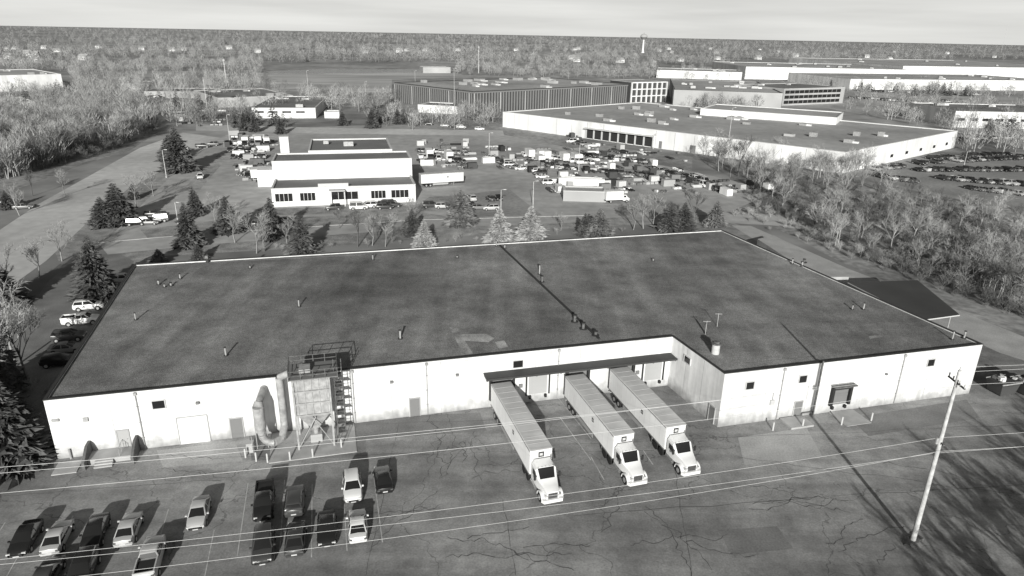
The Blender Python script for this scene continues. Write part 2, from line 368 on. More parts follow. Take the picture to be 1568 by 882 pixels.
s2,z2=FR.at(1180,625); tr.box((s2,-.12,2.6),(.6,.24,.7),capw); tr.cyl((s2,-.1,3),(s2,-.1,3.9),.04,steel,6)
s2,_=FR.at(1352,590); tr.box((s2,-.12,4.7),(.3,.3,.25),greym)
for u in (206,541,654,853): spout(FL,u)
for u in (1372,1195): spout(FR,u)
s3,_=FR.at(1246,620); tr.M=FR.M; tr.cyl((s3,-.2,0),(s3,-.2,H+.3),.1,rust,8); tr.cyl((s3-1.8,-.3,.6),(s3,-.3,.6),.07,rust,6); tr.cyl((s3-1.8,-.3,.0),(s3-1.8,-.3,.6),.07,rust,6)
tr.M=FL.M
s4,_=FL.at(131,640); tr.box((s4,-.1,4.6),(.5,.2,.5),steel); s4,_=FL.at(88,655); tr.box((s4,-.1,4.9),(.7,.2,.3),steel)
s4,_=FL.at(100,660); tr.cyl((s4,-.2,0),(s4,-.2,1.2),.12,steel,8)
for u in (470,300,600,700):
    s4,_=FL.at(u,600); tr.box((s4,-.2,5.2),(.35,.35,.25),greym)
sa,_=FL.at(740,575); sb=FL.L-.05
cn=MB(); cn.M=FL.M; zc=4.95
cn.box(((sa+sb)/2,-.95,zc),(sb-sa,1.9,.12),darkpanel)
cn.box(((sa+sb)/2,-1.93,zc-.03),(sb-sa+.1,.06,.26),coping)
k=sa
while k<sb: cn.box((k+.1,-.95,zc-.2),(.12,1.8,.25),greym); k+=3.2
cn.M=Matrix.Identity(4); cn.obj('dock_canopy',E)
wn.M=dr.M=tr.M=Matrix.Identity(4); wn.obj('windows',E); dr.obj('doors',E); tr.obj('wall_services',E)
rf=MB()
def rp(u,v): return S(u,v,H-PR)
p,q=rp(765,376),rp(918,520); d=(q-p); ang=math.atan2(d.y,d.x); c=(p+q)/2
rf.box((c.x,c.y,H-.1),(d.length,.3,.2),coping,ang)
for (u,v,h,r) in ((458,470,1.1,.09),(346,545,1.1,.1),(613,519,1.2,.12),(208,490,1.0,.09),(243,436,.7,.12),(252,440,.5,.1),(262,438,.5,.14),(276,427,.8,.1),(383,411,.5,.1),(571,398,.9,.1),(826,420,1.6,.12),(830,432,1.0,.16),(880,493,1.0,.2),(893,504,.9,.2),(912,514,.6,.2),(1080,510,1.4,.08),(1305,474,.7,.1),(1322,474,1.0,.1),(1458,520,1.2,.1),(1476,518,1.0,.12),(1213,404,.9,.12),(1228,408,.9,.12),(1231,402,.6,.2),(760,377,1.0,.1),(773,380,.6,.12),(700,395,.4,.1),(1000,400,.5,.1)):
    p=rp(u,v); rf.cyl(p,(p.x,p.y,p.z+h),r,steel if r<.15 else rust,8); rf.cyl((p.x,p.y,p.z+h),(p.x,p.y,p.z+h+.1),r*1.5,coping,8); rf.cyl(p,(p.x,p.y,p.z+.12),r*2.6,coping,10)
p=rp(1095,541); rf.cyl(p,(p.x,p.y,p.z+1.3),.5,capw,16); rf.cyl((p.x,p.y,p.z+1.3),(p.x,p.y,p.z+1.5),.62,rust,16); rf.cyl((p.x,p.y,p.z+1.5),(p.x,p.y,p.z+1.7),.4,rust,16)
for u,v,hh in ((1080,512,2.0),(1098,500,2.0)):
    p=rp(u,v); rf.cyl(p,(p.x,p.y,p.z+hh),.05,steel,6); rf.cyl((p.x-.5,p.y,p.z+hh-.1),(p.x+.5,p.y,p.z+hh-.1),.04,steel,6)
p=rp(318,402); rf.cyl(p,(p.x,p.y,p.z+.8),.3,coping,10); rf.box((p.x,p.y,p.z+1),(.5,.5,.5),greym)
line(rf,rp(1140,556),rp(1250,545),.05,H-PR+.015,conc3); line(rf,rp(320,402),rp(560,390),.1,H-PR+.015,capw)
line(rf,rp(1040,408),rp(1140,402),.12,H-PR+.015,conc3)
rf.obj('roof_vents',E)
rp_=MB()
def rpoly(uvs,z): rp_.add([(*(rp(*k).xy),z) for k in uvs],[tuple(range(len(uvs)))],gravel2)
rpoly(((688,501),(700,501),(707,512),(745,511),(757,518),(748,524),(712,522),(724,541),(712,544),(704,532)),H-PR+.01)
rpoly(((758,524),(772,521),(778,531),(764,534)),H-PR+.01); rpoly(((1330,515),(1350,512),(1352,516),(1332,519)),H-PR+.01)
rp_.obj('bare_roof_patches',E)
st=MB(); st.M=FL.M; s0,_=FL.at(140,690); s1,_=FL.at(212,680)
for sx_ in (s0,s1):
    vs=[(sx_-.14,0,0),(sx_-.14,-3.0,0),(sx_-.14,-3.0,.9),(sx_-.14,-1.2,1.9),(sx_-.14,0,1.9)]
    vs2=[(sx_+.14,*p[1:]) for p in vs]; st.loft([vs,vs2],conc3)
st.box(((s0+s1)/2,-1.0,.3),(s1-s0-.3,2.0,.6),conc2)
for k in range(3): st.box(((s0+s1)/2-.6,-2.15-.3*k,.25-.08*k),(1.8,.3,.5-.16*k),conc2)
for k in (0,.45,.9): st.cyl(((s0+s1)/2+.9,-.1-k*2,.6),((s0+s1)/2+.9,-.1-k*2,1.6),.03,steel,5)
st.cyl(((s0+s1)/2+.9,-.1,1.6),((s0+s1)/2+.9,-1.9,1.6),.03,steel,5)
st.M=Matrix.Identity(4); st.obj('entrance_steps',None)
pd=MB(); pd.M=FR.M; s,_=FR.at(1222,640); pd.box((s-1.3,-1.4,.14),(3.2,2.4,.25),conc2); s,_=FR.at(1284,640); pd.box((s,-1.8,.03),(3.6,3.4,.06),conc2)
pd.M=FL.M; s,_=FL.at(480,650); pd.box((s,-3.2,.06),(9.5,6.2,.1),conc2); s,_=FL.at(110,690); pd.box((s,-2,.05),(2.4,2.4,.1),conc2)
pd.M=Matrix.Identity(4); pd.obj('concrete_pad')
for fr,u,out in ((FR,1168,2.2),(FR,1210,2.4),(FR,1262,3),(FR,1305,3),(FL,378,4.5),(FL,395,5.5),(FL,412,6),(FL,445,6.2),(FL,478,6.2),(FL,520,5)):
    s,_=fr.at(u,640); q=fr.M@Vector((s,-out,0)); b=MB(); b.cyl((0,0,0),(0,0,1.1),.1,capw,8); b.cyl((0,0,1.1),(0,0,1.16),.1,capw,8,r2=.04)
    o=b.obj('bollard'); o.location=q
# ---------------------------------------------------------------- dust collector
dc=MB(); dc.M=FL.M; s,_=FL.at(484,640); w,dp=3.9,3.2; y0=-2.8
zb,zt=4.4,9.0
for sx_ in (-1,1):
    for sy in (-1,1):
        dc.box((s+sx_*w/2,y0+sy*dp/2,zt/2),(.2,.2,zt),steel)
    dc.cyl((s+sx_*w/2,y0-dp/2,.2),(s-sx_*w/2*.1,y0-dp/2,zb-.3),.06,steel,6)
dc.box((s,y0,(zb+zt)/2),(w-.25,dp-.25,zt-zb),panelm)
for k in range(5): dc.box((s-w/2+.4+k*.78,y0-dp/2+.1,(zb+zt)/2),(.08,.1,zt-zb-.1),steel)
for z in (zb,5.9,7.4,zt): dc.box((s,y0,z),(w+.1,dp+.1,.14),steel)
r1=[(s-w/2+.2,y0-dp/2+.2,zb-.1),(s+w/2-.2,y0-dp/2+.2,zb-.1),(s+w/2-.2,y0+dp/2-.2,zb-.1),(s-w/2+.2,y0+dp/2-.2,zb-.1)]
r0=[(s-.35,y0-.35,1.9),(s+.35,y0-.35,1.9),(s+.35,y0+.35,1.9),(s-.35,y0+.35,1.9)]
dc.loft([r0,r1],panelm); dc.cyl((s,y0,.8),(s,y0,1.9),.3,steel,10); dc.box((s,y0,.6),(1.3,1.0,1.0),greyw)
dc.box((s+.3,y0,zt+.12),(w+1.4,dp+.9,.1),greym)
xa,xb,ya,yb=s-w/2-.35,s+w/2+.95,y0-dp/2-.4,y0+dp/2+.4
for z in (.6,1.15):
    for p,q in (((xa,ya),(xb,ya)),((xb,ya),(xb,yb)),((xb,yb),(xa,yb)),((xa,yb),(xa,ya))):
        dc.cyl((p[0],p[1],zt+z),(q[0],q[1],zt+z),.045,rust,5)
for x in np.linspace(xa,xb,5):
    for y in (ya,yb): dc.cyl((x,y,zt),(x,y,zt+1.15),.045,rust,5)
dc.box((s-.6,y0,zt+.45),(1.2,1.2,.6),panelm)
lx=s+w/2+.55
for dy in (-.9,.3):
    for dx in (0,.85): dc.cyl((lx+dx,y0+dy,0),(lx+dx,y0+dy,zt+1.1),.05,rust,5)
for k in range(24): dc.cyl((lx,y0-.9,.4+k*.4),(lx+.85,y0-.9,.4+k*.4),.03,rust,4)
for k in range(1,8):
    z=1.2*k
    dc.box((lx+.42,y0-.3,z),(1.0,1.3,.06),rust)
    dc.cyl((lx,y0-.9 if k%2 else y0+.3,z),(lx,y0+.3 if k%2 else y0-.9,z+1.2),.035,rust,4)
sx_,_=FL.at(436,640); dc.cyl((sx_,-1.3,1.5),(sx_,-1.3,7.9),.42,panelm,14); dc.cyl((sx_,-1.3,7.9),(sx_+1.2,-1.6,8.5),.42,panelm,14)
cx,_=FL.at(404,650); cy=-3.0
dc.cyl((cx,cy,3.0),(cx,cy,5.4),.62,panelm,18); dc.cyl((cx,cy,1.3),(cx,cy,3.0),.3,panelm,18,r2=.62); dc.cyl((cx,cy,5.4),(cx+.1,cy+.3,5.9),.6,panelm,16,r2=.45)
dc.cyl((cx+.1,cy+.3,5.7),(cx+.5,-.1,6.1),.42,panelm,14)
pr=None
for k in range(9):
    a=math.pi/2*k/8; c=Vector((cx+.1+1.2*(1-math.cos(a)),cy-.2,1.9-1.2*math.sin(a)))
    if pr: dc.cyl(pr,c,.42,steel,12)
    pr=c
dc.cyl(pr,(sx_-.3,-2.5,.7),.42,steel,12); dc.cyl((sx_-.3,-2.5,.7),(sx_,-1.4,1.6),.42,steel,12)
for dx in (-.6,.6): dc.cyl((cx+dx,cy,0),(cx+dx,cy,3.2),.06,steel,6)
dc.cyl((cx-1.0,cy-.8,0),(cx-1.0,cy-.8,2.2),.05,steel,5); dc.box((cx-1.3,cy-.3,.6),(.8,.8,1.2),greyw)
dc.M=Matrix.Identity(4); dc.obj('dust_collector',None,True)
# ---------------------------------------------------------------- cars
def wheel(b,x,y,r=.33,w=.24):
    s=1 if y>0 else -1
    b.cyl((x,y-s*w/2,r),(x,y+s*w/2,r),r,tyre,14); b.cyl((x,y+s*w/2,r),(x,y+s*(w/2+.012),r),r*.62,hub,12)
CARM={}
def carmesh(kind,col):
    if (kind,col) in CARM: return CARM[(kind,col)]
    P=PAINT[col]; b=MB(P,glass)
    if kind=='boxtruck':
        b.box((-1.1,0,2.15),(5.2,2.4,2.5),trw); b.box((-.4,0,.75),(6.6,.9,.25),blackm)
        b.loft([[(1.6,-1.0,.55),(1.6,1.0,.55),(1.6,1.0,2.2),(1.6,-1.0,2.2)],[(2.5,-1.0,.55),(2.5,1.0,.55),(2.5,.95,2.2),(2.5,-.95,2.2)],[(3.0,-1.0,.55),(3.0,1.0,.55),(3.0,.95,1.45),(3.0,-.95,1.45)],[(3.6,-.9,.5),(3.6,.9,.5),(3.6,.85,1.2),(3.6,-.85,1.2)]],P,mf=lambda j,k:glass if (j==1 and k==2) else P)
        b.box((2.1,0,1.75),(.7,2.02,.5),glass)
        for x in (2.7,-2.2):
            for y in (-.95,.95): wheel(b,x,y,.42,.3)
        CARM[(kind,col)]=b.mesh(kind,True); return CARM[(kind,col)]
    tall={'sedan':0,'suv':.26,'van':.5,'pickup':.3}[kind]; lift={'sedan':0,'suv':.1,'van':.1,'pickup':.18}[kind]
    hw=.92 if kind=='sedan' else .97; L=2.32 if kind!='pickup' else 2.8
    k=L/2.32
    base=[(-2.32,.74,.48,.82),(-2.24,.86,.34,.97),(-1.9,.93,.28,1.02),(-.9,.97,.26,1.0),(.6,.97,.26,.98),(1.15,.96,.26,.94),(1.75,.93,.28,.86),(2.12,.86,.32,.76),(2.27,.76,.4,.66),(2.32,.66,.46,.6)]
    rings=[]
    for x,w,z0,z1 in base:
        x*=k; w=w*hw/.97; z0+=lift*.6
        if kind in('suv','van','pickup'): z1=z1+lift+(.08 if x>1 else .1)
        rings.append([(x,-w*.9,z0),(x,-w,z0+.18),(x,-w*.99,z1-.2),(x,-w*.88,z1),(x,0,z1+.03),(x,w*.88,z1),(x,w*.99,z1-.2),(x,w,z0+.18),(x,w*.9,z0)])
    b.loft(rings,P)
    zb=.93+lift+(.1 if kind!='sedan' else 0); zt=1.44+tall
    if kind=='sedan': xs=(-1.85,1.12,-1.0,.28)
    elif kind=='suv': xs=(-2.2,1.1,-1.95,.35)
    elif kind=='van': xs=(-2.24,1.5,-2.1,.75)
    else: xs=(-.75,1.35,-.55,.75)
    def ring(x0,x1,w,z,c): return [(x0+c,-w,z),(x1-c,-w,z),(x1,-w+c,z),(x1,w-c,z),(x1-c,w,z),(x0+c,w,z),(x0,w-c,z),(x0,-w+c,z)]
    w0=.86*hw/.92
    b.loft([ring(xs[0],xs[1],w0,zb,.1),ring(xs[2],xs[3],w0*.78,zt-.05,.09),ring(xs[2]+.09,xs[3]-.09,w0*.7,zt,.09)],P,mf=lambda j,kk:(glass if (j==0 and kk%2==0) else P))
    xm=(xs[0]+xs[1])/2*.6+(xs[2]+xs[3])/2*.4
    for sy in (-1,1):
        b.loft([[(xm-.06,sy*(w0+.012),zb-.02),(xm+.06,sy*(w0+.012),zb-.02),(xm+.05,sy*(w0*.78+.012),zt-.05),(xm-.05,sy*(w0*.78+.012),zt-.05)],[(xm-.06,sy*(w0-.03),zb-.02),(xm+.06,sy*(w0-.03),zb-.02),(xm+.05,sy*(w0*.78-.03),zt-.05),(xm-.05,sy*(w0*.78-.03),zt-.05)]],P)
        b.box((xs[1]-.35,sy*(hw+.07),zb+.06),(.16,.2,.13),P)
        b.box((2.2*k,sy*.62,.66+lift*1.4),(.18,.34,.14),lampm); b.box((-2.27*k,sy*.68,.8+lift*1.4),(.14,.26,.16),redl)
    b.box((2.3*k,0,.5+lift),(.1,1.0,.18),blackm); b.box((2.32*k,0,.42+lift*.6),(.08,.5,.1),capw); b.box((-2.33*k,0,.62+lift),(.06,.5,.12),capw)
    if kind=='pickup':
        z=1.0+lift+.12
        b.box((-1.85,0,z+.02),(1.7,1.45,.03),blackm)
        for sy in (-1,1): b.box((-1.8,sy*.82,z+.1),(1.9,.12,.22),P)
        b.box((-2.72,0,z+.1),(.1,1.6,.22),P)
    r=.33 if kind=='sedan' else .38
    for x in (1.42*k,-1.42*k):
        for y in (-hw+.1,hw-.1):
            wheel(b,x,y,r); s=1 if y>0 else -1
            b.cyl((x,y-s*.1,r+.02),(x,y+s*.085,r+.02),r+.06,blackm,14)
    CARM[(kind,col)]=b.mesh(kind+'_body',True); return CARM[(kind,col)]
NAMES={'sedan':'parked_car','suv':'parked_suv','van':'parked_van','pickup':'pickup_truck','boxtruck':'box_truck'}
def car(p,th,kind,col,sc=1.0):
    return inst(NAMES[kind],carmesh(kind,col),(p[0],p[1],.03),th,sc)
thN=math.atan2(N1.y,N1.x)
for u,v,k,c,f in ((40,824,'sedan','black',1),(89,822,'sedan','silver',0),(147,814,'sedan','black',1),(198,809,'sedan','silver',0),(305,785,'sedan','silver',1),(405,770,'pickup','black',1),(452,767,'suv','dark',0),(540,746,'suv','white',1),(587,733,'sedan','black',0),(404,836,'suv','dark',1),(453,824,'sedan','dark',0),(501,809,'sedan','black',1),(548,804,'sedan','white',0),(232,856,'pickup','silver',0),(128,874,'suv','black',1),(72,882,'sedan','dark',0)):
    car(S(u,v+4,.3),thN+(0 if f else math.pi)+RN.uniform(-.035,.035),k,c,.98)
thE=math.atan2(E1.y,E1.x)
for u,v,k,c in ((137,471,'suv','white'),(126,493,'pickup','white'),(106,518,'suv','dark'),(102,536,'sedan','grey'),(92,556,'suv','black'),(190,430,'suv','white'),(236,330,'suv','dark'),(228,342,'sedan','grey')):
    car(S(u,v,.3),thE+RN.uniform(-.05,.05),k,c)
KC=['black','dark','dark','grey','silver','white']
def row(u0,v0,u1,v1,n,th,kinds,skip=.12,jit=.5,cols=KC):
    p,q=S(u0,v0),S(u1,v1)
    for i in range(n):
        if RN.random()<skip: continue
        c=p.lerp(q,(i+.5)/n)+Vector((RN.uniform(-jit,jit),RN.uniform(-jit,jit),0))
        kd=RN.choice(kinds); car(c,th+RN.choice((0,math.pi))+RN.uniform(-.06,.06),kd,RN.choice(cols),RN.uniform(.95,1.08))
cs=['sedan','suv','suv','pickup','van']; tk=['boxtruck','van','boxtruck','pickup']
row(352,222,415,222,10,thN,tk,.1,1); row(350,232,395,232,9,thN,tk+cs,.1,1); row(358,242,405,243,8,thN,cs,.1,1); row(375,262,412,262,7,thN,cs,.1); row(378,272,412,274,6,thN,tk,.1)
row(640,232,715,238,13,thN,cs); row(642,242,712,250,10,thN,cs+tk); row(740,240,800,262,9,thE,cs); row(800,240,905,252,16,thN,tk,.1,1,['white','white','silver']); row(810,250,880,262,11,thN,tk+cs,.1,1,['white','dark','grey'])
row(820,262,850,290,6,thE,cs); row(880,238,1000,252,14,thN,cs); row(900,262,1000,272,12,thN,cs); row(1000,262,1100,285,12,thN,cs); row(1030,272,1110,296,9,thN,cs+tk)
row(480,322,600,320,6,thE,['suv','van','pickup'],.2); row(560,318,610,317,4,thE,cs); row(205,345,250,338,4,thE,cs); row(650,318,760,322,6,thE,cs,.3); row(700,308,770,306,5,thN,cs,.2); row(340,350,600,336,7,thE,cs,.45)
dk=['black','dark','dark','grey','silver']
row(1335,262,1380,256,8,thN,cs); row(1345,272,1400,280,7,thN,cs); row(1400,252,1568,243,20,thN,cs,.12,.5,dk); row(1400,262,1568,262,18,thN,cs,.12,.5,dk); row(1440,275,1568,285,13,thN,cs,.12,.5,dk); row(1410,245,1560,236,16,thN,cs,.12,.5,dk); row(1480,290,1568,300,7,thN,cs,.12,.5,dk)
row(1300,150,1440,160,26,0,cs,.1); row(1440,155,1568,175,24,0,cs,.1); row(1320,140,1500,146,26,0,cs,.2); row(1470,215,1568,212,12,0,cs)
row(870,218,960,236,8,thE,cs,.3); row(250,240,330,222,6,thE,cs,.4); row(0,168,110,160,12,0,cs,.3); row(120,150,260,150,16,0,cs,.3); row(640,190,740,200,8,0,cs,.5)
car(S(307,272,.3),-1.2,'suv','white'); car(S(12,312,.3),.4,'suv','dark'); car(S(36,318,.3),.4,'sedan','grey')
car(S(944,308,.3),thE,'boxtruck','white')
# ---------------------------------------------------------------- semi trucks
def semi(ur,vr,uf,vf,name='semi_truck',tractor=True,zt=4.1,ext=3.9,box=trw):
    r=S(ur,vr,zt); f=S(uf,vf,zt); d=(f-r); L=d.length; th=math.atan2(d.y,d.x); E=empty(name,(r.x,r.y,0),th)
    b=MB()
    def rr_(x,w,z0,z1,c=.06): return [(x,-w+c,z0),(x,w-c,z0),(x,w,z0+c),(x,w,z1-c),(x,w-c,z1),(x,-w+c,z1),(x,-w,z1-c),(x,-w,z0+c)]
    b.loft([rr_(0,1.28,1.15,zt),rr_(L-.15,1.28,1.15,zt),rr_(L,1.2,1.2,zt-.06)],box,mf=lambda j,k:trroof if k==4 else box)
    n=int(L/1.2)
    for k in range(1,n): b.box((k*L/n,0,zt+.008),(.05,2.3,.02),capw)
    for sy in (-1,1):
        b.box((L/2,sy*1.285,zt-.08),(L,.04,.14),steel); b.box((L/2,sy*1.285,1.22),(L,.04,.16),greym)
        for k in range(1,n): b.box((k*L/n,sy*1.283,2.65),(.03,.012,2.7),capw)
        b.box((L*.62,sy*1.292,2.9),(.5,.012,.5),blackm); b.box((L*.62,sy*1.299,2.9),(.28,.012,.2),capw)
        b.box((L-3.2,sy*.95,.6),(.14,.14,1.1),steel); b.box((L*.45,sy*1.2,.8),(5.0,.04,.55),greyw)
    b.box((-.02,0,2.6),(.05,2.35,2.7),greyw); b.box((.1,0,.65),(.12,2.3,.12),steel)
    b.box((L/2,0,1.05),(L-.4,.9,.2),blackm)
    b.box((L+.012,0,3.5),(.02,.62,.62),blackm); b.box((L+.025,0,3.5),(.02,.36,.3),capw)
    for x in (1.6,2.9):
        for sy in (-1,1):
            b.cyl((x,sy*.7,.5),(x,sy*1.24,.5),.5,tyre,18); b.cyl((x,sy*1.24,.5),(x,sy*1.255,.5),.27,hub,12)
        b.cyl((x,-1,.5),(x,1,.5),.08,blackm,8)
    b.obj('trailer',E,True)
    if not tractor: return E
    t=MB(); x0=L+.25
    t.box((x0-.9,0,.85),(4.2,.85,.25),blackm)
    t.loft([[(x0,-1.15,1.0),(x0,1.15,1.0),(x0,1.15,2.75),(x0,.95,2.95),(x0,-.95,2.95),(x0,-1.15,2.75)],
            [(x0+1.2,-1.15,1.0),(x0+1.2,1.15,1.0),(x0+1.2,1.12,2.7),(x0+1.2,.9,2.9),(x0+1.2,-.9,2.9),(x0+1.2,-1.12,2.7)],
            [(x0+1.85,-1.1,1.0),(x0+1.85,1.1,1.0),(x0+1.85,1.05,1.9),(x0+1.85,.8,1.95),(x0+1.85,-.8,1.95),(x0+1.85,-1.05,1.9)],
            [(x0+2.9,-.82,.85),(x0+2.9,.82,.85),(x0+2.9,.8,1.65),(x0+2.9,.6,1.8),(x0+2.9,-.6,1.8),(x0+2.9,-.8,1.65)],
            [(x0+ext-.35,-.7,.6),(x0+ext-.35,.7,.6),(x0+ext-.35,.65,1.35),(x0+ext-.35,.5,1.5),(x0+ext-.35,-.5,1.5),(x0+ext-.35,-.65,1.35)]],trw,
            mf=lambda j,k: glass if (j==1 and k==3) else trw)
    for sy in (-1,1):
        t.box((x0+.85,sy*1.145,2.2),(.8,.03,.65),glass)
        t.box((x0+1.75,sy*1.35,2.2),(.12,.22,.6),blackm); t.cyl((x0+1.7,sy*1.1,2.3),(x0+1.75,sy*1.3,2.3),.03,blackm,5)
        pr=[];xf=x0+2.75
        for k in range(9):
            a=math.pi*k/8; pr.append((xf-.72*math.cos(a),.55+.66*math.sin(a)))
        t.loft([[(x,sy*.75,z) for x,z in pr]+[(x,sy*.75,z-.12) for x,z in pr[::-1]],[(x,sy*1.2,z) for x,z in pr]+[(x,sy*1.2,z-.12) for x,z in pr[::-1]]],trw)
        t.cyl((xf,sy*.85,.5),(xf,sy*1.18,.5),.5,tyre,18); t.cyl((xf,sy*1.18,.5),(xf,sy*1.2,.5),.28,hub,12)
        for x in (x0-1.0,x0-2.3): t.cyl((x,sy*.62,.5),(x,sy*1.22,.5),.5,tyre,18)
        t.cyl((x0+.1,sy*1.0,.75),(x0+1.5,sy*1.0,.75),.3,chrome,12)
        t.box((x0+ext-.32,sy*.72,1.05),(.3,.3,.24),lampm)
    t.box((x0+ext-.33,0,1.05),(.08,1.0,.6),blackm)
    for k in range(5): t.box((x0+ext-.28,0,.82+k*.12),(.04,1.0,.03),chrome)
    t.loft([[(x0+ext-.45,-1.2,.35),(x0+ext-.45,1.2,.35),(x0+ext-.45,1.2,.75),(x0+ext-.45,-1.2,.75)],[(x0+ext-.1,-1.0,.35),(x0+ext-.1,1.0,.35),(x0+ext-.1,1.0,.72),(x0+ext-.1,-1.0,.72)]],trw)
    t.loft([[(x0+.05,-1.0,2.93),(x0+.05,1.0,2.93),(x0+.05,.9,3.2),(x0+.05,-.9,3.2)],[(x0+.8,-.95,2.93),(x0+.8,.95,2.93),(x0+.8,.8,3.05),(x0+.8,-.8,3.05)],[(x0+1.25,-.85,2.9),(x0+1.25,.85,2.9),(x0+1.25,.7,2.95),(x0+1.25,-.7,2.95)]],trw)
    for k in range(5): t.box((x0+1.2,-.8+.4*k,2.97),(.1,.1,.06),lampm)
    t.cyl((x0-.12,1.05,1.0),(x0-.12,1.05,3.4),.08,chrome,8)
    t.obj('tractor',E,True); return E
semi(767,586,829,688); semi(880,574,956,665); semi(948,563,1036,652)
semi(643,266,708,262,'semi_trailer',False)
# ---------------------------------------------------------------- utility pole and power lines
def upole(name,x,y,h):
    b=MB(); b.cyl((0,0,0),(0,0,h),.24,polem,12,r2=.14); b.box((0,0,h-1.2),(.12,2.4,.12),treed); b.box((.0,0,h-7.2),(.1,1.2,.12),treed)
    for y_ in (-1.1,-.4,.5,1.1): b.cyl((0,y_,h-1.15),(0,y_,h-.8),.06,capw,8)
    b.cyl((0,0,h),(0,0,h+.3),.06,capw,8); b.cyl((-.3,.0,h-7.4),(-.3,0,h-6.8),.12,steel,8)
    o=b.obj(name); o.location=(x,y,0); return o
P0=S(1397,830); HP=ZH(P0,567)
upole('utility_pole',P0.x,P0.y,HP); upole('utility_pole',-70,30,HP); upole('utility_pole',P0.x+108,P0.y+23,HP)
b=MB(); b.cyl((0,0,.1),(0,0,.35),.9,rust,14,r2=.5); b.box((.8,.3,.25),(.6,.5,.3),conc3,.4); b.box((-.7,-.4,.2),(.7,.4,.25),conc3,.9); o=b.obj('pole_base_rubble'); o.location=(P0.x,P0.y,-.08)
PLs=(Vector((-70,30,0)),P0,P0+Vector((108,23,0)))
for dy,z,sag,dzl in ((-1.1,HP-.8,1.4,0),(1.1,HP-.8,1.2,.6),(0,HP+.3,1.5,-.3),(.2,HP-6.9,1.6,0),(-.3,HP-8.0,1.9,-.6),(.3,HP-8.6,1.4,1.5)):
    b=MB()
    for a,c in ((0,1),(1,2)):
        p=PLs[a]+Vector((0,dy,z+(dzl if a==0 else 0)));q=PLs[c]+Vector((0,dy,z)); pr=p
        for k in range(1,29):
            t=k/28; m=p.lerp(q,t); m.z-=sag*4*t*(1-t); b.cyl(pr,m,.013,wirem,4,cap=False); pr=m
    b.obj('power_line')
# ---------------------------------------------------------------- lamps, flag, masts
def lamp(u,v,vt,arm=1.6):
    p=S(u,v); h=ZH(p,vt); b=MB(); b.cyl((0,0,0),(0,0,h),.13,polem,8,r2=.08); b.cyl((0,0,h),(arm,0,h+.2),.06,steel,6); b.box((arm+.3,0,h+.15),(.8,.4,.16),capw); b.cyl((0,0,0),(0,0,.5),.28,conc2,10)
    o=b.obj('street_lamp'); o.location=p; o.rotation_euler=(0,0,RN.uniform(-.4,.4))
for k in ((255,272,230),(749,242,204),(886,262,222),(767,322,291),(816,318,278),(274,350,310),(696,176,105),(473,152,108),(1113,238,165),(352,218,176),(636,135,108),(1000,228,205),(1475,258,232),(1385,240,215),(870,135,112),(1190,205,180),(560,150,125)): lamp(*k,arm=.7)
p=S(318,172); h=ZH(p,119); b=MB(); b.cyl((0,0,0),(0,0,h),.15,wirem,8,r2=.08); b.cyl((0,0,h),(0,0,h+.3),.2,capw,8)
rings=[]
for k in range(7): x=k*.75; o=.35*math.sin(k*1.2); rings.append([(x,o,h-3.4-.1*k),(x,o+.04,h-3.4-.1*k),(x,o+.04,h-.4-.12*k),(x,o,h-.4-.12*k)])
b.loft(rings,ribm); o=b.obj('flag_pole'); o.location=p
for u,v,vt in ((347,130,90),(733,112,70),(1533,80,36)):
    p=S(u,v); h=ZH(p,vt); b=MB(); b.cyl((0,0,0),(0,0,h),.5,polem,6,r2=.25); b.box((0,0,h*.95),(2,.4,.6),capw); b.box((0,0,h*.8),(1.6,.4,.5),capw); o=b.obj('radio_mast'); o.location=p
p=S(984,81); b=MB(); prof=[(5,0),(2.8,5),(2.5,31),(3.6,34),(8.4,38),(9.6,41),(9.2,44.5),(6,47.5),(.8,49)]
rings=[[(r*math.cos(2*math.pi*k/20),r*math.sin(2*math.pi*k/20),z) for k in range(20)] for r,z in prof]; b.loft(rings,whitew,mf=lambda j,k:greym if j in (3,4) else (whitew if j<3 else greyw))  # flared underside of the tank coloured darker to imitate its shade
b.cyl((0,0,49),(0,0,52),.4,greym,6); b.obj('water_tower',None,True).location=p
# ---------------------------------------------------------------- other buildings
def wrow(E,fr,z,w,h,step,m=glass,s0=1.5,s1=None,name='windows'):
    b=MB(); b.M=fr.M; s=s0
    while s+w<(s1 or fr.L-1):
        b.box((s+w/2,-.04,z),(w,.1,h),m); s+=step
    b.M=Matrix.Identity(4); b.obj(name,E)
a=S(418,317); bq=S(637,309); e=(bq-a).normalized(); nb=Vector((-e.y,e.x,0)); h1=ZH(a,289)
q1=S(418,274,h1); dep=max(5,(q1-a).dot(nb))
E2=empty('office_building')
bldg('x',[a,bq,bq+nb*dep,a+nb*dep],h1,whitew,roofd,parent=E2,cop=capw,pre='front_wing_')
a2=a+nb*dep; b2=bq+nb*dep; h2=ZH(a2,247); t2=S(418,235,h2); dep2=max(8,(t2-a2).dot(nb))
bldg('x',[a2-e*.5+nb*.01,b2+e*.4+nb*.01,b2+e*.4+nb*dep2,a2-e*.5+nb*dep2],h2,whitew,roofd,parent=E2,cop=capw,pre='hall_')
a3=a2+nb*dep2; f0=a3+e*9+nb*.05; f1=a3+e*34+nb*.05; h3=h2+.6
bldg('x',[f0,f1,f1+nb*24,f0+nb*24],h3,whitew,roofd,parent=E2,cop=capw,pre='rear_')
tw=a3+e*1.9+nb*6; b=MB(); ae=math.atan2(e.y,e.x); b.box((tw.x,tw.y,h2/2+2),(2.6,2.6,h2+4),whitew,ae); b.box((tw.x,tw.y,h2+4.1),(2.8,2.8,.3),capw,ae)
b.box((tw.x-4,tw.y-4,2.5),(7,6,5),whitew,ae); b.obj('stair_tower',E2)
